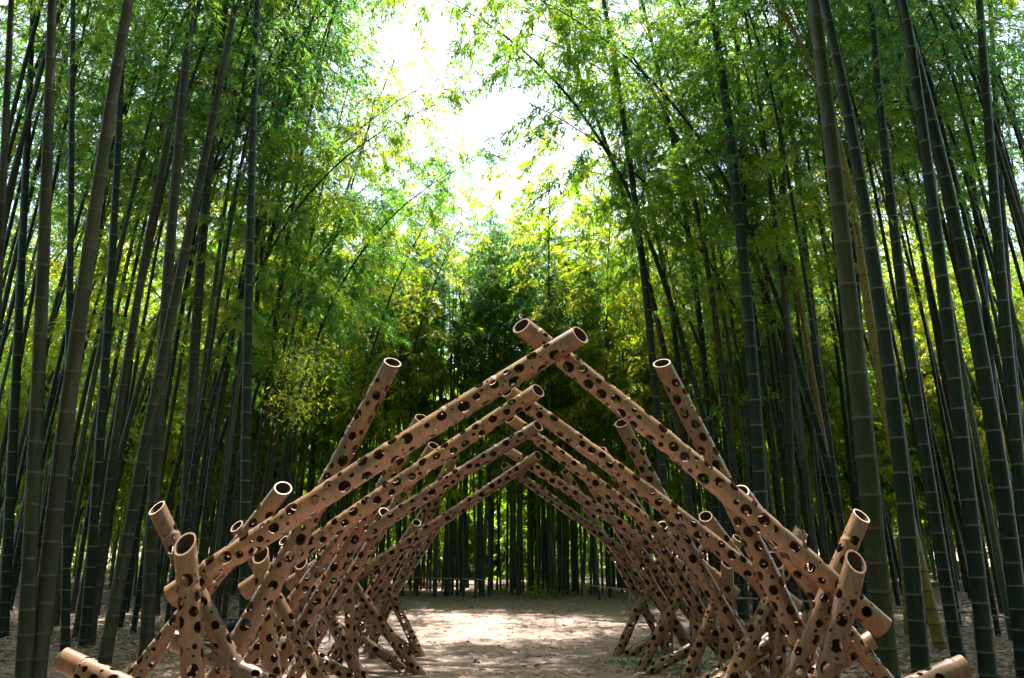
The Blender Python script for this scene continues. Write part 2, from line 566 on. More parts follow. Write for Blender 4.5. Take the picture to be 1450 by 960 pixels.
# left of the clearing
T("dark slanting bamboo stem cut by the left picture edge, leftmost at the top", [(2, 300), (16, 0)], 13, 'grey', dist=7.5)
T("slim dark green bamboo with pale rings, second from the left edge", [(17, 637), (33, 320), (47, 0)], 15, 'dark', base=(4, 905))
T("thick straight grey bamboo, its foot lowest at the left edge", [(50, 637), (63, 320), (74, 0)], 23, 'grey', base=(32, 985))
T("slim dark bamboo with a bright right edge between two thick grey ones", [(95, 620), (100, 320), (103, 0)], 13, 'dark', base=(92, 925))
T("thick brown-grey bamboo leaning strongly right across its neighbours at far left", [(90, 637), (130, 320), (182, 0)], 27, 'grey', base=(48, 980), gap=0.44)
T("thin pale bamboo leaning right just behind the thick brown-grey leaning one", [(140, 317), (218, 0)], 12, 'grey', base=(78, 885))
T("greyish bamboo with dark joints, its foot left of the thin ring-topped pole", [(222, 637), (243, 320), (272, 0)], 20, 'grey', base=(207, 930))
T("grey bamboo rising behind the tilted front-left pole, third right of the leaning thick one", [(268, 637), (288, 320), (320, 0)], 18, 'grey', base=(257, 900))
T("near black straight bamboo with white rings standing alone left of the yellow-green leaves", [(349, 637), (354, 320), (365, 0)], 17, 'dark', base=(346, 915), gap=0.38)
T("slender bamboo whose bare tip ends high among the lit yellow-green leaves", [(377, 553), (412, 315), (452, 93)], 11, 'olive', base=(347, 870), zc=6.2)
T("upright stem of the thin cluster that fans out left of the hollow-topped leg", [(397, 545), (417, 487), (445, 320)], 8, 'grey', base=(366, 865), zc=6.0)
T("middle stem of the thin cluster that fans out left of the hollow-topped leg", [(383, 637), (430, 480), (480, 322)], 9, 'olive', base=(352, 855), zc=5.8)
T("outermost, most slanting stem of the thin cluster left of the hollow-topped leg", [(410, 507), (470, 400)], 8, 'olive', base=(368, 858), zc=5.2)
T("slim bamboo crossing behind the greyish one with dark joints", [(247, 437), (263, 320), (297, 187)], 10, 'olive', base=(222, 870))
T("thin bamboo with a bright edge passing between the leaning thick one and the greyish one", [(163, 637), (212, 320), (257, 110)], 14, 'grey', base=(126, 915))
T("heavily slanted grey bamboo whose foot rests on the litter at lower left", [(162, 837), (207, 637), (219, 560), (246, 430)], 19, 'grey', base=(149, 941))
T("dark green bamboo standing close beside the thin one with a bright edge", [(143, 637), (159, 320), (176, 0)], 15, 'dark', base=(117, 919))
T("narrow olive bamboo right of the tilted front-left pole, lit along one side", [(292, 700), (310, 600), (345, 400)], 12, 'olive', base=(280, 880))
T("pale slanting bamboo behind the near black straight one", [(315, 775), (334, 600), (385, 330)], 11, 'grey', base=(306, 868))
# right of the clearing
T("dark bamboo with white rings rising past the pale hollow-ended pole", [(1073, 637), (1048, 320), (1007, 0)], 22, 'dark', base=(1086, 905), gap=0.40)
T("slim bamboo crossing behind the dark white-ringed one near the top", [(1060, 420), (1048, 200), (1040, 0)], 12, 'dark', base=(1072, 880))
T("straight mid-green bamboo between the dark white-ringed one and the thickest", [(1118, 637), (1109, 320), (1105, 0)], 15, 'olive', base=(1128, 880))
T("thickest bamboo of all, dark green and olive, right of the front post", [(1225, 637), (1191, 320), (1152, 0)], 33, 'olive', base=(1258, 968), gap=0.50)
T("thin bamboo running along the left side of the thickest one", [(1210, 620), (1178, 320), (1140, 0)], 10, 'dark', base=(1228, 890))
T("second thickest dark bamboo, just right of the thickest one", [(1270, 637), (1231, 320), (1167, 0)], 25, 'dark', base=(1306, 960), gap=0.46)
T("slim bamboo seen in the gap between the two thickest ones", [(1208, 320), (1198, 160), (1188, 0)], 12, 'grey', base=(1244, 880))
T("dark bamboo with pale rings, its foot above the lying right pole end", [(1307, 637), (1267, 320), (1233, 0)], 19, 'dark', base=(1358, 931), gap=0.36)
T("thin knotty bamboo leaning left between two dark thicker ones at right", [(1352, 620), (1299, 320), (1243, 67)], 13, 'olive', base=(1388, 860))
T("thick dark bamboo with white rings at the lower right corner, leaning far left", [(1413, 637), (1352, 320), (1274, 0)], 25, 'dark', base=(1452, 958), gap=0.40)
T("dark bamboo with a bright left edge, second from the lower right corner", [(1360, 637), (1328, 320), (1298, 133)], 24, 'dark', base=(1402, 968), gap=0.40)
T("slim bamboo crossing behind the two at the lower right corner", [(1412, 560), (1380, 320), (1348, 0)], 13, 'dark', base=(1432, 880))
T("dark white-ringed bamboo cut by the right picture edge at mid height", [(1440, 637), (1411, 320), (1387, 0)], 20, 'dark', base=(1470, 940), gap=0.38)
T("thin bamboo just left of the right picture edge at the top", [(1440, 560), (1420, 320), (1402, 0)], 12, 'grey', base=(1466, 900))
T("thin knotted bamboo leaning behind the straight mid-green one", [(1108, 527), (1062, 330), (1030, 220)], 10, 'grey', base=(1160, 862), zc=6.0)
T("slim pale bamboo between the straight mid-green one and the thickest", [(1177, 637), (1133, 320), (1110, 67)], 14, 'grey', base=(1198, 868))
T("very thin slanting bamboo left of the thickest one, lit at its foot", [(1203, 637), (1155, 320)], 9, 'olive', base=(1222, 850), zc=6.0)
T("tall bamboo right of the sky gap, bending past the leaning hollow-topped leg", [(938, 672), (934, 600), (902, 320), (855, 0)], 14, 'dark', base=(950, 885))
T("pale bamboo just right of the tall bending one behind the right rafters", [(967, 640), (948, 500), (887, 320), (827, 117)], 11, 'grey', base=(985, 868))
T("slim bamboo whose stem crosses the crown of leaves right of the sky gap", [(970, 640), (949, 430), (930, 320), (890, 180)], 10, 'dark', base=(978, 862))
T("slender stem high over the right crowns, reaching the top beside the bending one", [(1005, 610), (985, 430), (957, 200), (907, 0)], 11, 'dark', base=(1022, 868))
T("thin ringed stem directly left of the dark white-ringed one", [(1040, 670), (1009, 430), (985, 280)], 12, 'grey', base=(1055, 880), zc=6.4)
T("bamboo with bright yellow sunlight painted in its skin, standing on the sunlit litter at right", [(1292, 722), (1257, 620), (1223, 387)], 18, 'yellow', base=(1331, 919), zc=5.5)
T("thin bamboo with yellow sunlight painted in its skin, with its foot behind the second thickest dark one", [(1274, 722), (1262, 600)], 10, 'yellow', base=(1286, 900), zc=5.4)
T("slim bamboo with yellow sunlight painted in its skin, behind the front right post", [(1196, 800), (1180, 700)], 9, 'yellow', base=(1208, 880), zc=5.4)
#END TRACED

# ------------------------------------------------------------------ filler culms: a few kinds, copied
def make_kind(k, crown_k, leaf, skin, r0, zc, bow, sides=10):
    L, arch, me = CROWNS[crown_k]
    top = zc + L * 0.97
    slope = 2 * bow / zc
    tilt = Matrix.Rotation(math.atan(slope), 4, 'Y')
    Rn = np.array(tilt.to_3x3())
    org = np.array((bow, 0, zc))
    def center(z):
        z = np.asarray(z, float)
        low = np.stack((bow * (np.clip(z, 0, zc) / zc) ** 2, 0 * z, np.minimum(z, zc)), -1)
        up = org + axis_curve(np.maximum(z - zc, 0), L, arch) @ Rn.T
        return np.where((z > zc)[:, None], up, low)
    t = thing("bamboo", "", "bamboo")
    link("stem", stem_mesh(center, top, r0, sides, 0.36, 300 + k, skin), t)
    c = link("crown", me[leaf], t)
    c.matrix_local = Matrix.Translation(Vector(org)) @ tilt
    return t

KINDS = []
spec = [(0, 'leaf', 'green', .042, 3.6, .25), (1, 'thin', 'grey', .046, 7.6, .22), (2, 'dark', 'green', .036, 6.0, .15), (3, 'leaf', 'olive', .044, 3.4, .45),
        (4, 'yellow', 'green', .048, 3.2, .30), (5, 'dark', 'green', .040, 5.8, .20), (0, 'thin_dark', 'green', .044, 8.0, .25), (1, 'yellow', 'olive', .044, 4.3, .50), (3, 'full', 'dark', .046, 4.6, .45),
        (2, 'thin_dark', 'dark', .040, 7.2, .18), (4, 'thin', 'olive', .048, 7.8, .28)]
for k, s in enumerate(spec):
    KINDS.append(make_kind(k, *s))
used_kind = [False] * len(KINDS)

def plant(x, y, kind, label, group, scale=1.0, turn=None, lean=0.0):
    if used_kind[kind]:
        t = copy_tree(KINDS[kind])
    else:
        t = KINDS[kind]; used_kind[kind] = True
    t.location = (x, y, float(ground_z(np.array(x), np.array(y))))
    a = arch_angle(x, y, 0.5, spec[kind][5] + CROWNS[spec[kind][0]][1] * scale + 0.5) if turn is None else turn
    t.rotation_euler = (Matrix.Rotation(a, 4, 'Z') @ Matrix.Rotation(lean, 4, 'Y')).to_euler()
    t.scale = (scale, scale, scale)
    t['label'] = label; t['group'] = group
    FEET.append((x, y, 0.22))
    return t

def free(x, y, gap):
    return all((x - a) ** 2 + (y - b) ** 2 > max(gap, c) ** 2 for a, b, c in FEET)

def hidden_by_frame(x, y):
    return abs(x) > 0.74 * y + 2.5

BACK = 18.6
def wall_line(x):
    return BACK - 0.10 * x

def scatter(n, inside, box_, gap, kinds, label, group, tries=9000, sc=(0.95, 1.4)):
    got = 0
    for _ in range(tries):
        if got >= n:
            break
        x, y = rnd.uniform(box_[0], box_[1]), rnd.uniform(box_[2], box_[3])
        if not inside(x, y) or not free(x, y, gap):
            continue
        plant(x, y, rnd.choice(kinds), label, group, rnd.uniform(*sc), None, rnd.gauss(0.010, 0.018))
        got += 1
    return got

# tall ones whose crowns frame the gap of sky
for x, y, k, sc_, lean in [(6.2, 15.0, 3, 1.25, .05), (7.2, 16.6, 7, 1.3, .05), (5.6, 17.6, 7, 1.1, .02)]:
    plant(x, y, k, "tall bamboo whose leafy top leans in over the right side of the sky gap", "tall bamboos right of the sky gap", sc_, PI + rnd.uniform(-.35, .35), lean)
for x, y, k, sc_, lean in [(-6.0, 15.6, 8, .95, .0), (-5.6, 17.5, 7, .95, .0), (-6.6, 14.0, 7, 1.1, .02), (-6.9, 12.6, 0, 1.3, .03), (-7.0, 16.4, 7, 1.15, .04)]:
    plant(x, y, k, "tall bamboo whose leafy top leans in over the left side of the sky gap", "tall bamboos left of the sky gap", sc_, rnd.uniform(-.35, .35), lean)
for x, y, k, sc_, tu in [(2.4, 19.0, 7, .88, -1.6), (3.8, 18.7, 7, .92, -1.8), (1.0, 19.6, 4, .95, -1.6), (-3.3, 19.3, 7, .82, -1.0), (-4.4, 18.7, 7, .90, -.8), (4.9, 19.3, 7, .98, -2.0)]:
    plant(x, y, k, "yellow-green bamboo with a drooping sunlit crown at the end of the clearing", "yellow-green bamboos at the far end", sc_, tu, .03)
for x, y, sc_, tu, lean in [(-4.6, 14.2, .90, 0.0, .0), (-5.3, 12.0, .92, .1, .0)]:
    plant(x, y, 8, "nodding bamboo whose drooping tip hangs into the left of the sky gap", "nodding bamboos left of the sky gap", sc_, tu, lean)
for x, y, sc_, tu, lean in [(3.9, 13.2, 1.30, PI, .06), (5.5, 12.3, 1.15, PI + .1, .05), (6.2, 14.2, 1.25, PI, .05)]:
    plant(x, y, 8, "nodding bamboo whose drooping tip hangs into the right of the sky gap", "nodding bamboos right of the sky gap", sc_, tu, lean)
# the dense stand that closes the far end of the clearing
scatter(92, lambda x, y: y > wall_line(x) and abs(x) < 0.42 * y, (-9, 9, 17.5, 24), 0.36, [0, 2, 5, 2, 2, 5],
        "thin dark bamboo in the dense stand closing the far end of the clearing", "thin bamboo stems at the far end", sc=(0.80, 0.92))
LEFT = "bamboo standing among others in the shaded grove left of the arches"
RIGHT = "bamboo standing among others in the backlit grove right of the arches"
LEFT_BACK = "leafy bamboo far back in the left grove, green almost down to the ground"
RIGHT_BACK = "leafy bamboo far back in the right grove, green almost down to the ground"
scatter(46, lambda x, y: x < -4.4 - 0.02 * y and abs(x) < 0.74 * y + 1, (-14, -4, 9.5, 16.5), 0.5, [1, 6, 9, 10], LEFT, "bamboo stems left of the clearing", sc=(0.9, 1.12))
scatter(46, lambda x, y: x > 4.6 and abs(x) < 0.74 * y + 1, (4.4, 14, 10, 16.5), 0.5, [1, 6, 9, 10], RIGHT, "bamboo stems right of the clearing", sc=(0.9, 1.12))
scatter(24, lambda x, y: x < 0 and abs(x) < 0.78 * y + 1 and abs(x) > .36 * y, (-20, -5, 17.0, 25), 0.9, [0, 3, 4, 7], LEFT_BACK, "leafy bamboos far back on the left", sc=(0.95, 1.25))
scatter(24, lambda x, y: x > 0 and abs(x) < 0.78 * y + 1 and abs(x) > .36 * y, (5, 20, 17.0, 25), 0.9, [0, 3, 4, 7], RIGHT_BACK, "leafy bamboos far back on the right", sc=(0.95, 1.25))
for k, t in enumerate(KINDS):
    if not used_kind[k]:
        plant(rnd.uniform(-6, -5), 20.5 + k * 0.4, k, LEFT_BACK, "leafy bamboos far back on the left")

# far off, a mass of bamboo nobody could count, plus unseen bamboo added for shade
def thicket():
    parts_v, parts_q, mi = [], [], []
    off = 0
    r = np.random.default_rng(5)
    cv = []
    for k in range(4):
        v, q, _ = crown_data(L=9.5, arch=1.8 + 0.4 * k, seed=900 + k, dens=0.26, leaf=2.3, spread=1.25)
        cv.append((v, q))
    n = 0
    while n < 1022:
        if n < 340:
            y = r.uniform(23.5, 46); x = r.uniform(-0.8 * y, 0.8 * y)
            zb = r.uniform(1.2, 3.2) - (1.6 if abs(x) < 7 else 0)
            if abs(x) < 8.5 and y < 24.5:
                continue
        elif n < 430:                       # low growth under the far stems
            y = r.uniform(31, 44); x = r.uniform(-0.8 * y, 0.8 * y)
            zb = -2.2
        elif n < 610:                       # slim stems, their leaves high up
            y = r.uniform(19.5, 27); x = r.uniform(-0.78 * y, 0.78 * y)
            zb = 2.2
            if y < 21 and n % 2:
                continue
        elif n >= 990:                      # unseen bamboo added over the near path to shade its ground
            y = r.uniform(-5, 6.6); sd = 1 if n % 2 else -1
            x = sd * (max(1.8, 0.8 * y + 0.7) + r.uniform(0, 2.0))
            zb = r.uniform(7.0, 8.6)
        elif 790 <= n:                      # bare slim stems closing the view at the back of the clearing
            y = 19.4 + 4.5 * r.random(); x = r.uniform(-9.5, 9.5)
            zb = 3.0
        elif n >= 700:  # unseen low crowns round the camera, added to block horizon light
            y = r.uniform(-16, 12); x = r.uniform(-20, 20)
            zb = r.uniform(-2.4, 1.5)
            if abs(x) < max(0 if y < -8 else 9.0, 0.80 * y + 6.5):
                continue
        else:                               # unseen rest of the grove around the camera, added for its shade
            y = r.uniform(-14, 8); x = r.uniform(-15, 15)
            zb = r.uniform(3.6, 5.6)
            if abs(x) < max(3.2 if y > -5 else 0.0, 0.80 * y + 4.5):
                continue
        n += 1
        h = r.uniform(0.8, 1.1)
        a = r.uniform(0, 6.28)
        if n > 990:
            a = (PI if x > 0 else 0) + r.normal(0, 0.5)
        tilt = 0.02 if n < 430 else abs(r.normal(0.015, 0.035))
        v, q, m = stem_data(lambda z: np.stack((tilt * z * math.cos(a), tilt * z * math.sin(a), z), -1), 9.5 * h, r.uniform(.03, .045), 6, 0.6, n)
        parts_v.append(v + (x, y, 0)); parts_q.append(q + off); mi.append(np.ones(len(q), int)); off += len(v)
        if (430 <= n < 610 or 790 <= n < 990) and n % (3 if n < 790 else 12):
            continue
        v, q = cv[n % 4]
        ca, sa = math.cos(a), math.sin(a)
        vv = v * h
        vv = np.stack((vv[:, 0] * ca - vv[:, 1] * sa, vv[:, 0] * sa + vv[:, 1] * ca, vv[:, 2]), -1)
        parts_v.append(vv + (x, y, zb)); parts_q.append(q + off); mi.append(np.zeros(len(q), int)); off += len(v)
    return mesh_from("bamboo_thicket_and_shade", np.concatenate(parts_v), np.concatenate(parts_q), [M['leaf'], M['culm_green']], np.concatenate(mi), False)
o = link("bamboo_thicket_and_shade", thicket())
o['kind'] = 'stuff'
o['label'] = "mass of far bamboo behind the dense stand, with unseen bamboo around the camera added for shade"
o['category'] = "bamboo thicket"

# ------------------------------------------------------------------ litter and low plants on the ground
def scatter_leaves():
    r = np.random.default_rng(21)
    n = 60000
    y = 3.0 + 17 * r.random(n) ** 1.25
    x = r.uniform(-1, 1, n) * (0.75 * y + 0.5)
    l = np.array([edge_path(a)[0] for a in y]); rr = np.array([edge_path(a)[1] for a in y])
    on = (x > l) & (x < rr)
    keep = ~on | (r.random(n) < 0.22)
    x, y = x[keep], y[keep]; n = len(x)
    a = r.uniform(0, 6.28, n)
    b = np.stack((x, y, ground_z(x, y) + r.uniform(0.008, 0.035, n)), -1)
    d = np.stack((np.cos(a), np.sin(a), r.normal(0.1, 0.22, n)), -1)
    v, q = leaves(b, d, r.uniform(.06, .15, n), r.uniform(.014, .03, n), r.normal(0, .4, n))
    v[:, 2] = np.maximum(v[:, 2], ground_z(v[:, 0], v[:, 1]) + 0.004)
    return mesh_from("leaf_litter", v, q, [M['litter']], None, False)
o = link("leaf_litter", scatter_leaves())
o['kind'] = 'stuff'; o['label'] = "dry fallen leaves strewn over the ground under the bamboo"; o['category'] = "leaf litter"

def moss():
    r = np.random.default_rng(31)
    spots = [(955, 928, .32, 1.0), (985, 945, .35, 1), (925, 945, .25, .7), (1000, 915, .2, .8), (880, 940, .18, .35), (425, 880, .3, .6), (440, 868, .25, .6),
             (1015, 905, .25, .8), (700, 990, .2, .1), (275, 860, .4, .5), (390, 858, .4, .5), (1340, 870, .4, .3), (350, 905, .3, .5)]
    B, D = [], []
    for px, py, rad, de in spots:
        c = G(px, py)
        n = int(330 * de)
        a = r.uniform(0, 6.28, n); q = rad * np.sqrt(r.random(n)) * r.uniform(.6, 1.2, n)
        B.append(np.stack((c[0] + 1.5 * q * np.cos(a), c[1] + q * np.sin(a), r.uniform(0, .03, n)), -1))
        t = r.uniform(0, 6.28, n)
        D.append(np.stack((np.cos(t), np.sin(t), r.uniform(.2, 1.6, n)), -1))
    B, D = np.concatenate(B), np.concatenate(D); n = len(B)
    v, q = leaves(B, D, r.uniform(.025, .07, n), r.uniform(.01, .022, n), r.normal(0, .6, n))
    return mesh_from("ground_cover", v, q, [M['leaf_dark']], None, False)
o = link("ground_cover", moss())
o['kind'] = 'stuff'; o['label'] = "low green plants and moss between the feet of the poles"; o['category'] = "ground cover"

def spray(name, label, px, py, Y, size, n, leaf, seed, stem=True):
    """A small leafy plant with its own thin stem."""
    r = np.random.default_rng(seed)
    c = P(px, py, Y)
    t = thing(name, label, "plant", (c[0], Y, 0))
    a = r.uniform(0, 6.28, n); e = r.normal(0, 1, (n, 3)) * np.array((size, size, size * 0.8)) * 0.5
    b = np.array((0, 0, c[2])) + e
    d = np.stack((np.cos(a), np.sin(a), r.normal(-.5, .4, n)), -1)
    v, q = leaves(b, d, r.uniform(.055, .10, n), r.uniform(.013, .021, n), r.normal(0, .5, n))
    link("foliage", mesh_from("foliage", v, q, [M[leaf]], None, False), t)
    sv, sq, sc = tube([(0.03, 0, -.03), (0.0, 0.02, c[2] * .5), (0, 0, c[2] + size * .3)], [.012, .009, .004], 7)
    V, Q = join([(sv, sq, sc)])
    link("stem", mesh_from("stem", V, Q, [M['culm_olive']], None, True), t)
    return t
spray("young_bamboo", "young bamboo with a glowing yellow-green tuft beside the fanning stems", 430, 515, 11.0, .50, 620, 'leaf_sunlit', 1)
spray("young_bamboo", "lower glowing yellow-green tuft of leaves, left of the hollow-topped leg", 419, 572, 10.6, .42, 520, 'leaf_sunlit', 2)
spray("shrub", "upright sunlit yellow-green shrub at the far end of the clearing", 758, 838, 18.6, .26, 240, 'leaf_sunlit', 3)
spray("shrub", "low round sunlit shrub right of the upright one at the clearing's end", 775, 843, 18.3, .24, 240, 'leaf_sunlit', 4)

# ------------------------------------------------------------------ the drilled bamboo arches
def pole_mesh(a, b, ra, rb, seed, seg, cut_top=0.65, top_long=False, end_mat=2, extra=None):
    """A hollow pole from a (lower end) to b (upper end) in local coordinates, drilled all over with round holes, both skins and the
    hole edges modelled. The upper end is sawn on a slant towards -Y."""
    r = np.random.default_rng(seed)
    a = np.asarray(a, float); b = np.asarray(b, float)
    L = np.linalg.norm(b - a)
    t = (b - a) / L
    ref = np.array((0, -1.0, 0))
    e1 = ref - t * (ref @ t); e1 /= np.linalg.norm(e1)          # angle 0 looks towards -Y
    e2 = np.cross(t, e1)
    step = 2 * PI * (ra + rb) / 2 / seg
    nl = max(8, int(L / step)) + 1
    ls = np.linspace(0, L, nl)
    an = np.arange(seg) * 2 * PI / seg
    A, S = np.meshgrid(an, ls)
    rm = (ra + rb) / 2
    # nodes of the culm
    nodes = []
    z = r.uniform(0.12, 0.3)
    while z < L:
        nodes.append(z); z += r.uniform(0.24, 0.40)
    # holes: large, middle and small, kept apart
    holes = []
    if extra:
        holes += [(h[0], h[1], h[2]) for h in extra]
    def try_add(n, lo, hi, gap):
        for _ in range(n):
            q = r.uniform(lo, hi)
            al, sl = r.uniform(0, 2 * PI), r.uniform(0.10 + q, L - 0.13 - q)
            ok = True
            for h in holes:
                da = (al - h[0] + PI) % (2 * PI) - PI
                if math.hypot(da * rm, sl - h[1]) < q + h[2] + gap:
                    ok = False; break
            if ok:
                holes.append((al, sl, q))
    k = rm / 0.06
    area = L * 2 * PI * rm
    try_add(int(area * 900), 0.027 * k, 0.036 * k, 0.022)
    try_add(int(area * 330), 0.014 * k, 0.022 * k, 0.016)
    try_add(int(area * 260), 0.007 * k, 0.011 * k, 0.010)
    A = A.copy(); S = S.copy()
    nf_i, nf_j = nl - 1, seg
    fi = np.arange(nf_i)[:, None] * seg; fj = np.arange(seg)[None]
    quads = np.stack((fi + fj, fi + (fj + 1) % seg, fi + seg + (fj + 1) % seg, fi + seg + fj), -1).reshape(-1, 4)
    af, sf = A.ravel(), S.ravel()
    fa = (np.repeat(an[None], nf_i, 0) + PI / seg).ravel()
    fs = (np.repeat(((ls[:-1] + ls[1:]) / 2)[:, None], seg, 1)).ravel()
    dead = np.zeros(len(quads), bool)
    na, ns = af.copy(), sf.copy()
    for al, sl, q in holes:
        da = (fa - al + PI) % (2 * PI) - PI
        inside = (da * rm) ** 2 + (fs - sl) ** 2 < q * q
        if not inside.any():
            da2 = (da * rm) ** 2 + (fs - sl) ** 2
            inside = np.zeros(len(quads), bool); inside[np.argmin(da2)] = True
        dead |= inside
        vi = np.unique(quads[inside])
        cnt = np.bincount(quads[inside].ravel(), minlength=len(af))[vi]
        rim = vi[cnt < 4]
        dx = ((af[rim] - al + PI) % (2 * PI) - PI) * rm; dz = sf[rim] - sl
        dd = np.maximum(np.hypot(dx, dz), 1e-6)
        na[rim] = al + dx / dd * q / rm
        ns[rim] = sl + dz / dd * q
    live = quads[~dead]
    # radius along the pole with a ridge at every node
    rad = ra + (rb - ra) * ns / L
    ridge = np.zeros_like(ns)
    for z in nodes:
        ridge += 0.055 * np.exp(-((ns - z) / 0.010) ** 2) - 0.02 * np.exp(-((ns - z - 0.022) / 0.010) ** 2)
    bow = 0.010 * L
    ph = r.uniform(0, 6.28)
    def place(rr, a_, s_):
        rv = e1 * np.cos(a_)[:, None] + e2 * np.sin(a_)[:, None]
        # slanted saw cut at the top
        n = t + cut_top * e1 * (1.55 if top_long else 1.0)
        shift = -(rv @ n) * rr / (t @ n)
        w = np.clip((s_ - (L - 0.16)) / 0.16, 0, 1)
        sway = np.sin(s_ / L * PI) * bow
        return a + t * (s_ + shift * w)[:, None] + rv * rr[:, None] + (e1 * math.cos(ph) + e2 * math.sin(ph)) * sway[:, None]
    outer = place(rad * (1 + ridge), na, ns)
    inner = place(rad * 0.84, na, ns)
    nv = len(outer)
    # edges of the remaining skin: hole walls and the two sawn ends
    ed = np.concatenate([live[:, [0, 1]], live[:, [1, 2]], live[:, [2, 3]], live[:, [3, 0]]])
    key = np.sort(ed, 1); kk = key[:, 0].astype(np.int64) * nv + key[:, 1]
    u, idx, c = np.unique(kk, return_index=True, return_counts=True)
    be = ed[idx[c == 1]]
    at_end = (ns[be] < 1e-6).all(1) | (ns[be] > L - 1e-6).all(1)
    wall_v = np.concatenate([outer[be[:, 0]], outer[be[:, 1]], inner[be[:, 1]], inner[be[:, 0]]])
    m = len(be)
    wq = np.stack((np.arange(m), np.arange(m) + 3 * m, np.arange(m) + 2 * m, np.arange(m) + m), -1) + 2 * nv
    V = [outer, inner, wall_v]
    Q = [live, live[:, ::-1] + nv, wq]
    cen = (ns[live].mean(1))
    nodehit = np.zeros(len(live), bool)
    for z in nodes:
        nodehit |= np.abs(cen - z) < step * 0.55
    MI = [np.where(nodehit, 4, 0), np.full(len(live), 1), np.where(at_end, end_mat, 3)]
    SM = [np.ones(len(live), bool), np.ones(len(live), bool), np.zeros(m, bool)]
    off = 2 * nv + 4 * m
    # diaphragms: one a little below the sawn top, one near the lower end
    polys = []
    for s0, mat in ((L - 0.30, 1), (0.05, 1)):
        ring = place(np.full(seg, (ra + (rb - ra) * s0 / L) * 0.83), an, np.full(seg, s0))
        V.append(ring); polys.append(np.arange(seg) + off); off += seg
    V = np.concatenate(V); Q = np.concatenate(Q)
    faces = [Q, np.array(polys)]
    mi = np.concatenate(MI + [np.array([1, 2])])
    sm = np.concatenate(SM + [np.zeros(2, bool)])
    used = np.zeros(len(V), bool); used[Q.ravel()] = True; used[faces[1].ravel()] = True
    remap = np.cumsum(used) - 1
    faces = [remap[f] for f in faces]
    return mesh_from("pole", V[used], faces, [M['pole'], M['pole_inside'], M['pole_cut'], M['pole_hole'], M['pole_node']], mi, sm)

FY = [4.17, 5.42, 6.67, 7.92, 9.15]      # distance of the five arches
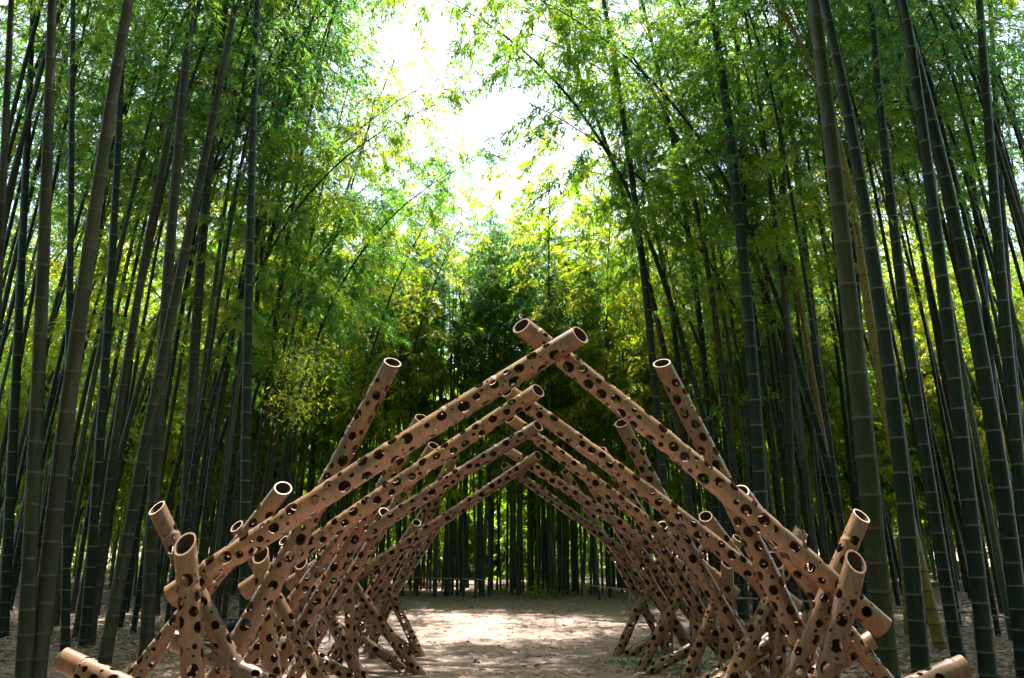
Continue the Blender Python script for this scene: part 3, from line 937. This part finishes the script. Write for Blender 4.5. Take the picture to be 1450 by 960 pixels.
# role, upper end px, lower end px, radius at lower and upper end, depth of lower and upper end from the arch's plane, runs on to the ground
ARCHES = [
 ("nearest hole-drilled bamboo arch, its crossed pole tips highest before the trees", [
  ('rafter', (822, 474), (243, 845), .066, .061, 0.0, 0.0, 0),
  ('rafter', (738, 461), (1250, 889), .066, .061, .14, .14, 0),
  ('post', (262, 770), (270, 960), .062, .056, -.14, -.13, 1, 'long'),
  ('post', (1212, 795), (1166, 960), .066, .058, -.02, .0, 1, 'long'),
  ('brace', (222, 719), (345, 958), .054, .050, .14, .13, 1),
  ('brace', (1220, 730), (1115, 985), .056, .052, .26, .27, 1),
  ('brace', (401, 691), (190, 957), .054, .050, .27, .27, 1),
  ('brace', (1048, 696), (1255, 960), .054, .052, .38, .38, 1),
  ('leg', (556, 513), (310, 950), .070, .058, .42, .55, 1),
  ('leg', (937, 514), (1140, 935), .070, .058, .50, .62, 1),
  ('low_pole', (88, 933), (190, 984), .058, .056, -.35, -.2, 1),
  ('low_pole', (1366, 943), (1290, 977), .058, .056, -.2, -.1, 1),
  ('low_pole', (243, 905), (420, 985), .050, .050, .16, .10, 0),
  ('low_pole', (1235, 905), (1140, 962), .050, .050, .35, .42, 1),
 ]),
 ("second bamboo arch, its crossed tips just below those of the nearest arch", [
  ('rafter', (762, 553), (345, 838), .064, .058, 0, 0, 0),
  ('rafter', (718, 553), (1128, 862), .064, .058, .13, .13, 0),
  ('post', (369, 785), (388, 975), .062, .056, -.13, -.12, 1, 'long'),
  ('post', (1098, 793), (1101, 962), .060, .056, -.02, .0, 1, 'long'),
  ('brace', (335, 745), (453, 958), .056, .050, .13, .13, 1),
  ('brace', (1135, 751), (1025, 985), .060, .054, -.13, .25, 1),
  ('brace', (503, 732), (340, 955), .054, .050, .26, .26, 1),
  ('brace', (999, 731), (1120, 880), .054, .050, .37, .37, 1),
  ('leg', (597, 592), (382, 960), .066, .056, .38, .5, 1),
  ('leg', (880, 599), (1085, 965), .068, .056, .46, .55, 1),
  ('low_pole', (1138, 875), (1078, 922), .052, .050, .1, .2, 1),
 ]),
 ("middle one of the five bamboo arches, third pair of crossed tips", [
  ('rafter', (762, 603), (408, 829), .062, .056, 0, 0, 0),
  ('rafter', (722, 592), (1042, 842), .062, .056, .13, .13, 0),
  ('post', (426, 796), (442, 935), .060, .055, -.13, -.12, 1, 'long'),
  ('post', (1030, 795), (1027, 905), .060, .055, -.02, 0, 1, 'long'),
  ('brace', (402, 765), (512, 962), .056, .050, .13, .13, 1),
  ('brace', (1045, 762), (972, 958), .056, .050, .1, .25, 1),
  ('brace', (544, 725), (370, 915), .054, .050, .26, .26, 1),
  ('brace', (938, 744), (1050, 890), .054, .050, .37, .37, 1),
  ('leg', (614, 631), (440, 920), .064, .055, .38, .5, 1),
  ('leg', (851, 638), (1015, 905), .064, .055, .46, .55, 1),
  ('low_pole', (430, 920), (500, 963), .052, .050, .1, .2, 1),
  ('low_pole', (1090, 903), (1002, 960), .054, .052, -.2, .1, 1),
 ]),
 ("fourth bamboo arch, next to last in the row", [
  ('rafter', (762, 645), (466, 840), .060, .054, 0, 0, 0),
  ('rafter', (718, 637), (965, 803), .060, .054, .13, .13, 0),
  ('post', (492, 794), (499, 900), .058, .054, -.13, -.12, 1, 'long'),
  ('post', (985, 800), (985, 890), .058, .054, -.02, 0, 1, 'long'),
  ('brace', (472, 785), (593, 953), .056, .050, .0, .1, 1),
  ('brace', (1005, 762), (905, 956), .056, .050, .0, .25, 1),
  ('brace', (590, 740), (495, 890), .054, .050, .26, .26, 1),
  ('brace', (881, 746), (985, 880), .054, .050, .37, .37, 1),
  ('leg', (643, 646), (480, 930), .062, .054, .38, .5, 1),
  ('leg', (823, 662), (955, 885), .062, .054, .46, .55, 1),
  ('low_pole', (470, 880), (581, 953), .054, .052, .1, .2, 1),
  ('low_pole', (988, 913), (917, 953), .056, .054, .0, .15, 1),
 ]),
 ("farthest and smallest-looking bamboo arch, pale in the sun at the end of the row", [
  ('rafter', (742, 662), (500, 820), .058, .052, 0, 0, 0),
  ('rafter', (714, 659), (902, 796), .058, .052, .13, .13, 0),
  ('post', (533, 808), (529, 890), .056, .052, -.13, -.12, 1, 'long'),
  ('post', (950, 805), (948, 880), .056, .052, -.02, 0, 1, 'long'),
  ('brace', (530, 800), (594, 927), .054, .050, .0, .1, 1),
  ('brace', (945, 770), (872, 933), .054, .050, .0, .25, 1),
  ('brace', (620, 745), (520, 890), .052, .048, .26, .26, 1),
  ('brace', (848, 750), (945, 870), .052, .048, .37, .37, 1),
  ('leg', (640, 660), (540, 880), .060, .052, .38, .5, 1),
  ('leg', (800, 668), (935, 905), .060, .052, .46, .55, 1),
  ('low_pole', (955, 882), (886, 929), .054, .052, .0, .1, 1),
  ('low_pole', (500, 862), (560, 905), .052, .050, .1, .2, 1),
 ]),
]
for fi, (label, members) in enumerate(ARCHES):
    Y0 = FY[fi]
    mid_x = 0.5 * (P(members[2][1][0], 800, Y0)[0] + P(members[3][1][0], 800, Y0)[0])
    org = np.array((mid_x, Y0, 0.0))
    arch = thing("bamboo_arch", label, "arch", org, "drilled bamboo arches in a row over the path")
    for mi_, mem in enumerate(members):
        role, tp, bt, ra, rb, db, dt, to_ground = mem[:8]
        long_cut = len(mem) > 8
        up = P(*tp, Y0 + dt); lo = P(*bt, Y0 + db)
        if to_ground and lo[2] > -0.03:
            k = (up[2] + 0.04) / (up[2] - lo[2])
            lo = up + (lo - up) * k
        elif to_ground:
            k = (up[2] + 0.04) / (up[2] - lo[2])
            lo = up + (lo - up) * k
        seg = 40 if fi == 0 else (34 if fi == 1 else 28)
        extra = None
        if fi == 0 and role == 'leg' and mi_ == 9:
            tgt = P(1062, 777, Y0 + .56)
            sl = np.linalg.norm(lo - up) - np.linalg.norm(tgt - up)
            extra = [(0.12, float(sl), 0.033)]
        me = pole_mesh(lo - org, up - org, ra, rb, 1000 * fi + mi_, seg, 0.72 if role != 'low_pole' else 0.35, long_cut, 2 if role in ('brace', 'low_pole') else 3, extra)
        po = link(role, me, arch)
        if extra:
            d = (up - lo) / np.linalg.norm(up - lo)
            c = lo + d * sl - org + np.array((0, 0.012, 0))
            rings = [c + d * (x * 0.022) for x in (-1, -.8, -.4, 0, .4, .8, 1)]
            v, q, cp = tube(rings, [0.004, .014, .022, .025, .022, .014, .004], 14)
            V, Q = join([(v, q, cp)])
            ro = link("lamp_lens", mesh_from("lamp_lens", V, Q, [M['red']], None, True), po)
            ro['label'] = "small red lens inside a hole of the leaning leg"


# ------------------------------------------------------------------ rails, lamp, tag
def fence(label, pix, z, posts, seed):
    pts = []
    for px, py in pix:
        u, a, b = ray(px, py)
        s = (z - EYE) / b
        pts.append(np.array((u * s, a * s, z)))
    t = thing("rail_fence", label, "fence", (pts[0][0], pts[0][1], 0))
    o0 = np.array((pts[0][0], pts[0][1], 0))
    line = np.concatenate([np.linspace(pts[k], pts[k + 1], 10, endpoint=(k == len(pts) - 2)) for k in range(len(pts) - 1)])
    v, q, c = tube(line - o0, 0.012, 8)
    V, Q = join([(v, q, c)])
    link("rail", mesh_from("rail", V, Q, [M['rail']], None, True), t)
    for f in np.linspace(0.02, 0.98, posts):
        p = line[int(f * (len(line) - 1))] - o0
        v, q, c = tube([(p[0], p[1] + .04, -.05), (p[0], p[1] + .04, z * .6), (p[0], p[1] + .04, z + .03)], .013, 8)
        V, Q = join([(v, q, c)])
        link("post", mesh_from("post", V, Q, [M['rail']], None, True), t)
fence("thin bamboo rail across the left end of the clearing", [(520, 813), (590, 818), (687, 821)], .45, 4, 1)
fence("thin bamboo rail across the right end of the clearing", [(827, 828), (900, 836), (940, 840)], .45, 3, 2)
fence("pale bamboo rail behind the thick stems at right", [(1030, 846), (1120, 850), (1260, 860), (1378, 867), (1460, 880)], .45, 6, 3)
fence("thin rail in the shade behind the left grove stems", [(120, 797), (200, 799), (330, 820), (425, 812)], .45, 5, 4)

c = G(326, 906)
t = thing("floodlight", "small black floodlight on the litter behind the front left poles", "floodlight", c)
v, q, cp = box((0, 0, .17), (.17, .09, .20)); V, Q = join([(v, q, cp)])
bevel(link("housing", mesh_from("housing", V, Q, [M['black']]), t))
v, q, cp = box((0, -.049, .17), (.14, .012, .16)); V, Q = join([(v, q, cp)])
link("lens", mesh_from("lens", V, Q, [M['glass']]), t)
V, Q = join([box((-.095, 0, .09), (.012, .03, .19)), box((.095, 0, .09), (.012, .03, .19)), box((0, 0, .006), (.20, .05, .012))])
link("bracket", mesh_from("bracket", V, Q, [M['black']]), t)
c = P(471, 828, 10.6)
t = thing("marker_stake", "bright green tag on a thin stake behind the left poles", "marker", (c[0], c[1], 0))
v, q, cp = box((0, -.012, c[2]), (.085, .012, .12)); V, Q = join([(v, q, cp)])
bevel(link("tag", mesh_from("tag", V, Q, [M['green']]), t), .012)
v, q, cp = tube([(0, 0, -.05), (0, 0, c[2] * .5), (0, 0, c[2] + .05)], .010, 8); V, Q = join([(v, q, cp)])
link("stake", mesh_from("stake", V, Q, [M['rail']], None, True), t)
